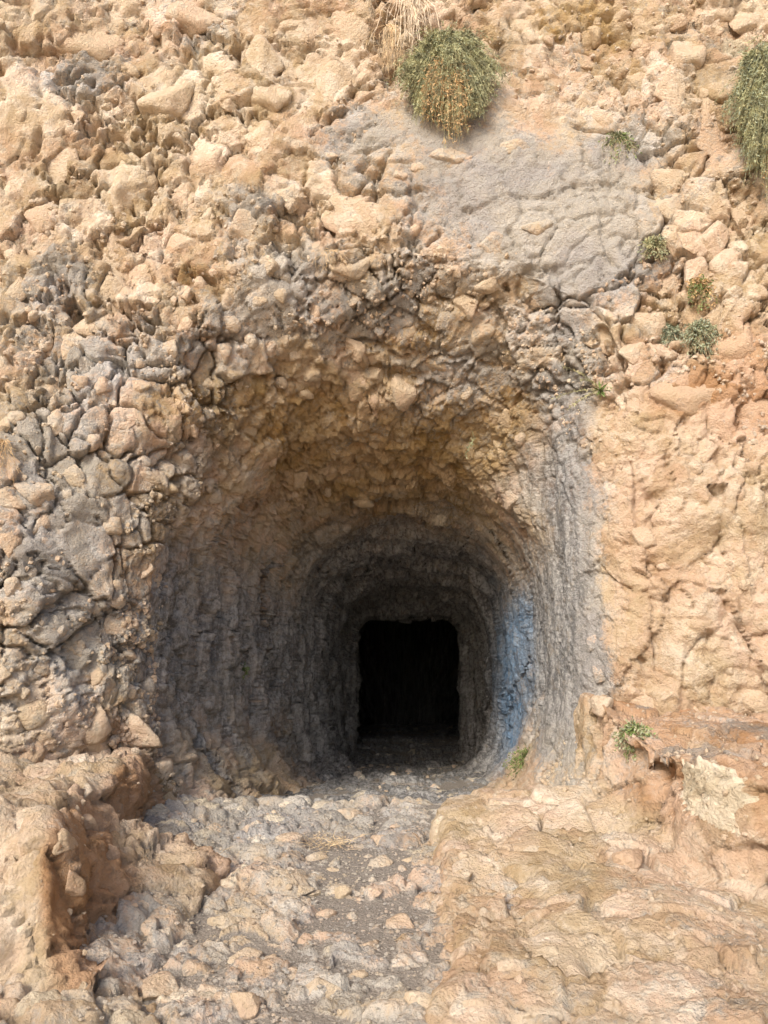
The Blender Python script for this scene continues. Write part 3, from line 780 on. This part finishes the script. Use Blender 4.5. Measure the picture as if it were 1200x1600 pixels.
# grit: loose chips strewn over the path
sv, sf = ico(1)
pick = vis[RNG.integers(0, len(vis), 4200)]
vs, fs = [], []
for t, k in enumerate(pick):
    s = 0.0035 + 0.009 * RNG.random() ** 3
    a = RNG.normal(size=(12, 3)) * 0.18 + 1
    vs.append(sv * a * s * np.array([1.2, 1, .7]) + gp[k] + np.array([RNG.normal() * .01, RNG.normal() * .01, s * .4])); fs.append(sf + 12 * t)
gm_ = mesh_from(np.concatenate(vs), np.concatenate(fs), 'gravel', smooth=False)
gm_.materials.append(M_STONE)
gr = link('gravel', gm_, None, path); gr['kind'] = 'stuff'; gr.color = (0.55, 0.05, 0.05, 0.0)

# angular chips weathering out of the crumbly beds
crumb_g = (crumb * (1 - smooth) * (1 - 0.8 * erod)).reshape(NR, NC)
ok = np.where((crumb_g[NI - 60:NI + NFI + NO] > 0.45) & (q_in.reshape(NR, NC)[NI - 60:NI + NFI + NO] < 0.55) & (PX[NI - 60:NI + NFI + NO] > -60) & (PX[NI - 60:NI + NFI + NO] < 1260) & (PY[NI - 60:NI + NFI + NO] > -60) & (PY[NI - 60:NI + NFI + NO] < 1330))
vs, fs = [], []
for t, k in enumerate(RNG.integers(0, len(ok[0]), 5600)):
    i, j = ok[0][k] + NI - 60, ok[1][k]
    s_ = 0.009 + 0.022 * RNG.random() ** 2.5
    a = RNG.normal(size=(12, 3)) * 0.20 + 1
    vs.append(sv * a * s_ * RNG.uniform(0.6, 1.3, 3) + PD[i, j] - Nrm[i, j] * s_ * 0.25); fs.append(sf + 12 * t)
cm_ = mesh_from(np.concatenate(vs), np.concatenate(fs), 'rock_chips', smooth=False)
cm_.materials.append(M_STONE)
ch = link('rock_chips', cm_, None, rock_face); ch['kind'] = 'stuff'; ch.color = (0.28, 0.15, 0.05, 0.0)

# stones of the right ledge and left bench
def chips_on(Q, N, n, parent, tint):
    ok = np.where((Q[:, 1] > 2.6) & (np.abs(Q[:, 0]) < 3.2))[0]
    vs, fs = [], []
    for t, k in enumerate(ok[RNG.integers(0, len(ok), n)]):
        s_ = 0.004 + 0.016 * RNG.random() ** 3
        vs.append(sv * (RNG.normal(size=(12, 3)) * 0.2 + 1) * s_ * RNG.uniform(0.6, 1.3, 3) + Q[k]); fs.append(sf + 12 * t)
    m_ = mesh_from(np.concatenate(vs), np.concatenate(fs), 'rock_chips', smooth=False); m_.materials.append(M_STONE)
    o = link('rock_chips', m_, None, parent); o['kind'] = 'stuff'; o.color = tint
chips_on(QR, NRr, 1500, ledge_r, (0.25, 0.05, 0.2, 0)); chips_on(QL, NL, 500, ledge_l, (0.15, 0.05, 0.3, 0))
QRX, QRY, QRZ = project(QR.astype(np.float64)); QLX, QLY, QLZ = project(QL.astype(np.float64))
def at_led(px, py, X, Y, Z, Q, N):
    d = (X - px) ** 2 + (Y - py) ** 2
    d = np.where(d < 36, Z, 100 + d)
    k = int(np.argmin(d)); return Q[k], N[k]
for (px, py, w, h, tint) in [(755, 1322, 38, 28, (.1, 0, .35, 0)), (792, 1318, 26, 22, (.1, 0, .4, 0)), (725, 1330, 26, 20, (.1, 0, .2, 0)), (720, 1360, 34, 20, (.1, 0, .1, 0)), (770, 1360, 44, 24, (0, .1, .1, 0)), 
                             (720, 1480, 44, 36, (.1, 0, .1, 0)), (800, 1500, 50, 34, (.1, 0, .1, 0)), (860, 1480, 44, 30, (.2, 0, .1, 0)), (930, 1105, 40, 50, (.05, .1, .2, 0)), (980, 1330, 50, 70, (0, .1, .5, 0)),
                             (750, 1560, 50, 24, (.1, 0, .1, 0)), (840, 1575, 60, 24, (.2, 0, .1, 0)), (830, 1320, 40, 18, (.3, 0, .2, 0)), (870, 1400, 40, 24, (.1, 0, .2, 0))]:
    c, n = at_led(px, py, QRX, QRY, QRZ, QR, NRr)
    m = math.dist(c, (0, 0, CAM_Z)) / FP
    put_stone(random.choice(BIG), c, n, w * m, h * m, min(w, h) * m * 0.45, random.uniform(-10, 10), tint, ledge_r, sink=0.45)
for (px, py, w, h, tint) in [(105, 1310, 44, 44, (.1, .1, .5, 0)), (150, 1290, 36, 44, (.1, .1, .5, 0)), (30, 1360, 60, 90, (0, .1, .3, 0)), (125, 1380, 36, 44, (.1, 0, .6, 0)), (180, 1330, 32, 44, (.1, 0, .5, 0))]:
    c, n = at_led(px, py, QLX, QLY, QLZ, QL, NL)
    m = math.dist(c, (0, 0, CAM_Z)) / FP
    put_stone(random.choice(BIG), c, n, w * m, h * m, min(w, h) * m * 0.4, random.uniform(-10, 10), tint, ledge_l, sink=0.5)
# ------------------------------------------------------------------ plants
M_GREEN = plain('sage_green_leaf', (0.265, 0.290, 0.175), 0.45, 0.6, 14)
M_OLIVE = plain('olive_leaf', (0.350, 0.340, 0.190), 0.4, 0.6, 14)
M_DRYL = plain('dry_orange_leaf', (0.560, 0.385, 0.205), 0.35, 0.8, 20)
M_STRAW = plain('straw', (0.560, 0.430, 0.270), 0.3, 0.8, 20)
M_ROOT = plain('bleached_root', (0.680, 0.580, 0.450), 0.25, 0.8, 20)
M_BLUEG = plain('blue_green_leaf', (0.270, 0.310, 0.220), 0.4, 0.6, 18)
M_FRESH = plain('fresh_leaf', (0.160, 0.220, 0.070), 0.4, 0.5, 18)

class MB:
    def __init__(self): self.v = []; self.f = []; self.k = 0
    def tube(self, pts, r0, r1, n=3):
        pts = [np.array(q, float) for q in pts]
        rings = []
        for i, q in enumerate(pts):
            d = pts[min(i + 1, len(pts) - 1)] - pts[max(i - 1, 0)]
            d /= np.linalg.norm(d) + 1e-9
            a = np.cross(d, (0.3, 0.9, 0.2)); a /= np.linalg.norm(a) + 1e-9
            b = np.cross(d, a); r = r0 + (r1 - r0) * i / max(1, len(pts) - 1)
            for t in range(n):
                an = 2 * math.pi * t / n
                self.v.append(q + r * (math.cos(an) * a + math.sin(an) * b))
        for i in range(len(pts) - 1):
            for t in range(n):
                u = (t + 1) % n
                self.f.append((self.k + i * n + t, self.k + i * n + u, self.k + (i + 1) * n + u, self.k + (i + 1) * n + t))
        self.k += len(pts) * n
    def leaf(self, c, d, L, W):
        d = d / (np.linalg.norm(d) + 1e-9)
        s = np.cross(d, np.random.default_rng(self.k).normal(size=3)); s /= np.linalg.norm(s) + 1e-9
        up = np.cross(s, d)
        self.v += [c, c + d * L * .5 + s * W + up * L * .06, c + d * L, c + d * L * .5 - s * W + up * L * .06]
        self.f.append((self.k, self.k + 1, self.k + 2, self.k + 3)); self.k += 4
    def build(self, name, mat, parent):
        if not self.f: return None
        return link(name, mesh_from(np.array(self.v), np.array(self.f), name, False), mat, parent)

def root_empty(name, loc, label, cat, group=None):
    e = bpy.data.objects.new(name, None); COL.objects.link(e)
    e.location = loc; e.empty_display_size = 0.05
    return tag(e, label, cat, group)

def shrub(name, c, R, nstem, leaf_mats, label, seed, droop=0.6, leafL=0.016, dry_zone=None, spread=(1, 0.6, 1), per=9, fwd=0.8, group=None, stem_mat=None, leafW=0.22):
    """twiggy cushion growing out of the cliff: stems fan out from the crevice, arch over and droop"""
    rg = np.random.default_rng(seed)
    e = root_empty(name, tuple(c), label, 'plant', group)
    st = MB(); lv = [MB() for _ in leaf_mats]; dry = MB()
    for _ in range(nstem):
        d = rg.normal(size=3); d[1] = -abs(d[1]) * fwd - 0.1; d[2] = d[2] * 0.9 + 0.15
        d /= np.linalg.norm(d)
        L = R * rg.uniform(0.55, 1.05)
        pts = []
        for t in np.linspace(0, 1, 5):
            q = d * L * t * np.array(spread)
            q[2] -= droop * R * t * t * rg.uniform(0.7, 1.1) 
            pts.append(q)
        st.tube(pts, 0.0018, 0.0008)
        isdry = dry_zone is not None and dry_zone(pts[-1] / R, rg)
        tgt = dry if isdry else lv[rg.integers(len(lv))]
        for _k in range(per):
            t = rg.uniform(0.35, 1.0); a = t * 4; i = min(3, int(a)); q = pts[i] + (pts[i + 1] - pts[i]) * (a - i)
            dd = (pts[i + 1] - pts[i]); dd = dd / np.linalg.norm(dd) + rg.normal(size=3) * 0.75
            tgt.leaf(q, dd, leafL * rg.uniform(0.6, 1.5), leafL * leafW)
    st.build('stem', stem_mat or M_STRAW, e)
    for b, mt in zip(lv, leaf_mats): b.build('foliage', mt, e)
    if dry.f: 
        x = dry.build('dry_foliage', M_DRYL, e); x['label'] = 'dried orange-brown lower foliage'
    return e

def cushion(name, c, rx, rz, ry, root, nstem, leaf_mats, label, seed, dryf, per=10, leafL=0.03):
    """hanging cushion: twigs rise from a crevice, arch outward and hang, filling a half dome on the rock"""
    rg = np.random.default_rng(seed)
    e = root_empty(name, tuple(c), label, 'plant')
    st = MB(); lv = [MB() for _ in leaf_mats]; dry = MB()
    root = np.array(root)
    for _ in range(nstem):
        d = rg.normal(size=3); d /= np.linalg.norm(d); d[1] = -abs(d[1])
        sh = rg.uniform(0.62, 1.04) * (1.22 if rg.random() < 0.05 else 1) * (1 + 0.20 * math.sin(d[0] * 7 + seed) * math.sin(d[2] * 6 + 1))
        end = d * np.array([rx, ry, rz]) * sh
        mid = (root + end) * 0.5 + np.array([0, -ry * 0.45, rz * 0.30])
        pts = [(1 - t) ** 2 * root + 2 * t * (1 - t) * mid + t * t * end for t in np.linspace(0.25, 1, 5)]
        pts = [q + rg.normal(size=3) * 0.006 for q in pts]
        st.tube(pts, 0.0016, 0.0008)
        tgt = dry if dryf(d, rg) else lv[rg.integers(len(lv))]
        for _k in range(per):
            a = rg.uniform(1.6, 4.0); i = min(3, int(a)); q = pts[i] + (pts[i + 1] - pts[i]) * (a - i)
            dd = (pts[i + 1] - pts[i]); dd = dd / np.linalg.norm(dd) * 0.7 + rg.normal(size=3) * 0.85
            tgt.leaf(q, dd, leafL * rg.uniform(0.6, 1.5), leafL * 0.16)
    st.build('stem', M_OLIVE, e)
    for b, mt in zip(lv, leaf_mats): b.build('foliage', mt, e)
    x = dry.build('dry_foliage', M_DRYL, e); x['label'] = 'dried orange-brown lower foliage'
    return e

def spot(px, py, out=0.0):
    i, j = at(px, py)
    return PD[i, j].astype(float) + NRM_G[i, j] * out, PZ[i, j] / FP

c, m = spot(697, 145, 0.05)
cushion('cushion_shrub', c, 78 * m, 82 * m, 0.19, (0, -0.05, 62 * m), 3000, [M_GREEN, M_OLIVE, M_GREEN], 'large grey-green cushion shrub with orange underside above the tunnel mouth', 1,
        lambda d, r: d[2] < -0.12 and abs(d[0] + 0.06) < 0.5 and r.random() < 0.75)
c, m = spot(1192, 205, 0.05)
cushion('cushion_shrub', c, 62 * m, 118 * m, 0.22, (0, -0.05, 90 * m), 2300, [M_BLUEG, M_GREEN, M_OLIVE], 'drooping blue-green shrub at the right edge of the cliff', 2,
        lambda d, r: d[2] < -0.30 and d[0] > -0.3 and r.random() < 0.5)
for (px, py, r, ns, mats, lab, dr) in [
        (962, 225, 26, 160, [M_GREEN, M_FRESH], 'thin green tuft on the grey slab right of the big shrub', .8),
        (1020, 385, 20, 120, [M_GREEN, M_OLIVE], 'tiny green tuft at the right edge of the grey slab', .5),
        (1092, 448, 26, 170, [M_FRESH, M_DRYL], 'small dark green and rust tuft in a crack among right-hand stones', .5),
        (1048, 512, 22, 240, [M_BLUEG], 'small blue-green cushion plant left of a round stone above the reddish block', .6),
        (1093, 516, 28, 300, [M_BLUEG, M_GREEN], 'blue-green cushion plant right of a round stone above the reddish block', .6),
        (992, 1128, 26, 170, [M_FRESH, M_GREEN], 'small green weed on top of the right rock ledge', .4),
        (826, 1185, 32, 240, [M_FRESH], 'dark green weed at the foot of the right tunnel wall', .5),
        (376, 1045, 9, 70, [M_FRESH], 'mossy tuft on the left tunnel wall', .5)]:
    c, m = spot(px, py, 0.05 if px == 962 else 0.01)
    if px == 992:
        c = at_led(px, py + 12, QRX, QRY, QRZ, QR, NRr)[0].astype(float); m = math.dist(c, (0, 0, CAM_Z)) / FP
    shrub('weed', c, r * m * 1.25, ns, mats, lab, px, droop=dr, leafL=0.024, per=8, leafW=0.26)

# spiky green plant hanging at the right jamb
c, m = spot(940, 610, 0.01)
e = root_empty('weed', tuple(c), 'sprawling spiky green weed with long sprigs on the right jamb', 'plant')
rg = np.random.default_rng(5)
lf_, stm, ros = MB(), MB(), MB()
for (dx, dz) in ((-62, 42), (-78, -8), (-58, -26), (-35, 20)):
    L = np.array([dx * m, -0.10, dz * m]); pts = [L * t + np.array([0, -0.05 * math.sin(t * 3), -0.06 * t * t]) for t in np.linspace(0, 1, 7)]
    stm.tube(pts, 0.003, 0.0012, 4)
    for _ in range(70):
        t = rg.uniform(0.15, 1) * 6; i = min(5, int(t)); q = pts[i] + (pts[i + 1] - pts[i]) * (t - i)
        lf_.leaf(q, L / np.linalg.norm(L) + rg.normal(size=3) * 0.9, rg.uniform(0.015, 0.035), 0.0035)
for _ in range(22):
    d = rg.normal(size=3); d[1] = -abs(d[1]) - .3; d[2] -= .4
    ros.leaf(np.zeros(3), d, rg.uniform(0.05, 0.12), 0.011)
stm.build('stem', M_OLIVE, e); lf_.build('foliage', M_OLIVE, e); ros.build('rosette', M_FRESH, e)

# sprig hanging from the tunnel roof
c, m = spot(738, 672, 0.01)
e = root_empty('weed', tuple(c), 'single pale green sprig hanging from the tunnel roof', 'plant')
stm, lf_ = MB(), MB()
pts = [np.array([0.02 * math.sin(t * 5) - .05 * t, -0.05 * math.sin(t * 3), -0.26 * t]) for t in np.linspace(0, 1, 7)]
stm.tube(pts, 0.003, 0.0015, 4)
for _ in range(40):
    t = rg.uniform(0.3, 1) * 6; i = min(5, int(t)); q = pts[i] + (pts[i + 1] - pts[i]) * (t - i)
    lf_.leaf(q, rg.normal(size=3) + np.array([0, -.4, -.3]), rg.uniform(0.02, 0.05), 0.006)
stm.build('stem', M_OLIVE, e); lf_.build('foliage', M_GREEN, e)

def strands(name, c, n, L, width, mat, label, seed, cat='dry plant', fall=1.0, out=0.08, r=0.0028, branch=2, part='strand_bundle'):
    rg = np.random.default_rng(seed)
    e = root_empty(name, tuple(c), label, cat)
    a = MB()
    for _ in range(n):
        x0 = rg.normal() * width * 0.25
        l = L * rg.uniform(0.45, 1.05); sx = rg.normal() * width * 0.5
        ph = rg.uniform(0, 6)
        pts = []
        for t in np.linspace(0, 1, 9):
            pts.append(np.array([x0 + sx * (t ** 0.7) + 0.012 * math.sin(ph + t * 9), -out * math.sin(min(1, t * 1.6) * 1.6) * rg.uniform(.8, 1.2), -fall * l * t ** 1.25 + 0.01 * math.sin(ph * 2 + t * 7)]))
        a.tube(pts, r, r * 0.4, 4)
        for _b in range(branch):
            i = rg.integers(3, 8); q = pts[i]
            dd = np.array([rg.normal() * .05, -abs(rg.normal()) * .02, -rg.uniform(.03, .10)])
            a.tube([q, q + dd * .5 + rg.normal(size=3) * .006, q + dd], r * .55, r * .25, 3)
    a.build(part, mat, e)['kind'] = 'stuff'
    return e
c, m = spot(634, 2, 0.08)
strands('hanging_roots', c, 46, 108 * m, 40 * m, M_ROOT, 'bundle of bleached dry roots hanging above the large shrub', 3, out=0.12, r=0.0045)
c, m = spot(606, 55, 0.12)
strands('hanging_roots', c, 30, 100 * m, 26 * m, M_STRAW, 'thin straw-coloured roots hanging left of the large shrub', 4, out=0.08, r=0.0032)
c, m = spot(518, 392, 0.01)
strands('dry_rootlets', c, 16, 40 * m, 30 * m, M_STRAW, 'few pale rootlets under the long slanted slab stone', 6, out=0.04, r=0.0022)
c, m = spot(4, 690, 0.02)
strands('dry_grass', c, 40, 70 * m, 40 * m, M_DRYL, 'orange dry grass at the left edge of the cliff', 7, out=0.10, r=0.0022, branch=1)
c, m = spot(282, 1258, 0.02)
strands('dry_grass', c, 60, 80 * m, 60 * m, M_STRAW, 'clump of dry straw at the foot of the left tunnel wall', 8, out=0.16, r=0.0024, branch=2)

def twig_pile(c, n, R, mat, label, seed, h=0.05):
    rg = np.random.default_rng(seed)
    e = root_empty('dry_twigs', tuple(c), label, 'dry plant')
    a = MB()
    for _ in range(n):
        q = np.array([rg.normal() * R * .5, rg.normal() * R * .5, rg.uniform(.005, h)])
        d = rg.normal(size=3) * np.array([1, 1, .45]) * R * .45
        a.tube([q, q + d * .5 + rg.normal(size=3) * R * .06, q + d], 0.0022, 0.001, 3)
    a.build('twig_bundle', mat, e)['kind'] = 'stuff'
twig_pile(at_floor(292, 1355), 130, 0.17, M_STRAW, 'matted dry twigs on the grit at the left of the path', 21, 0.06)
twig_pile(at_floor(518, 1325), 80, 0.15, M_STRAW, 'dry twigs in the crevice at the middle of the path', 22, 0.07)
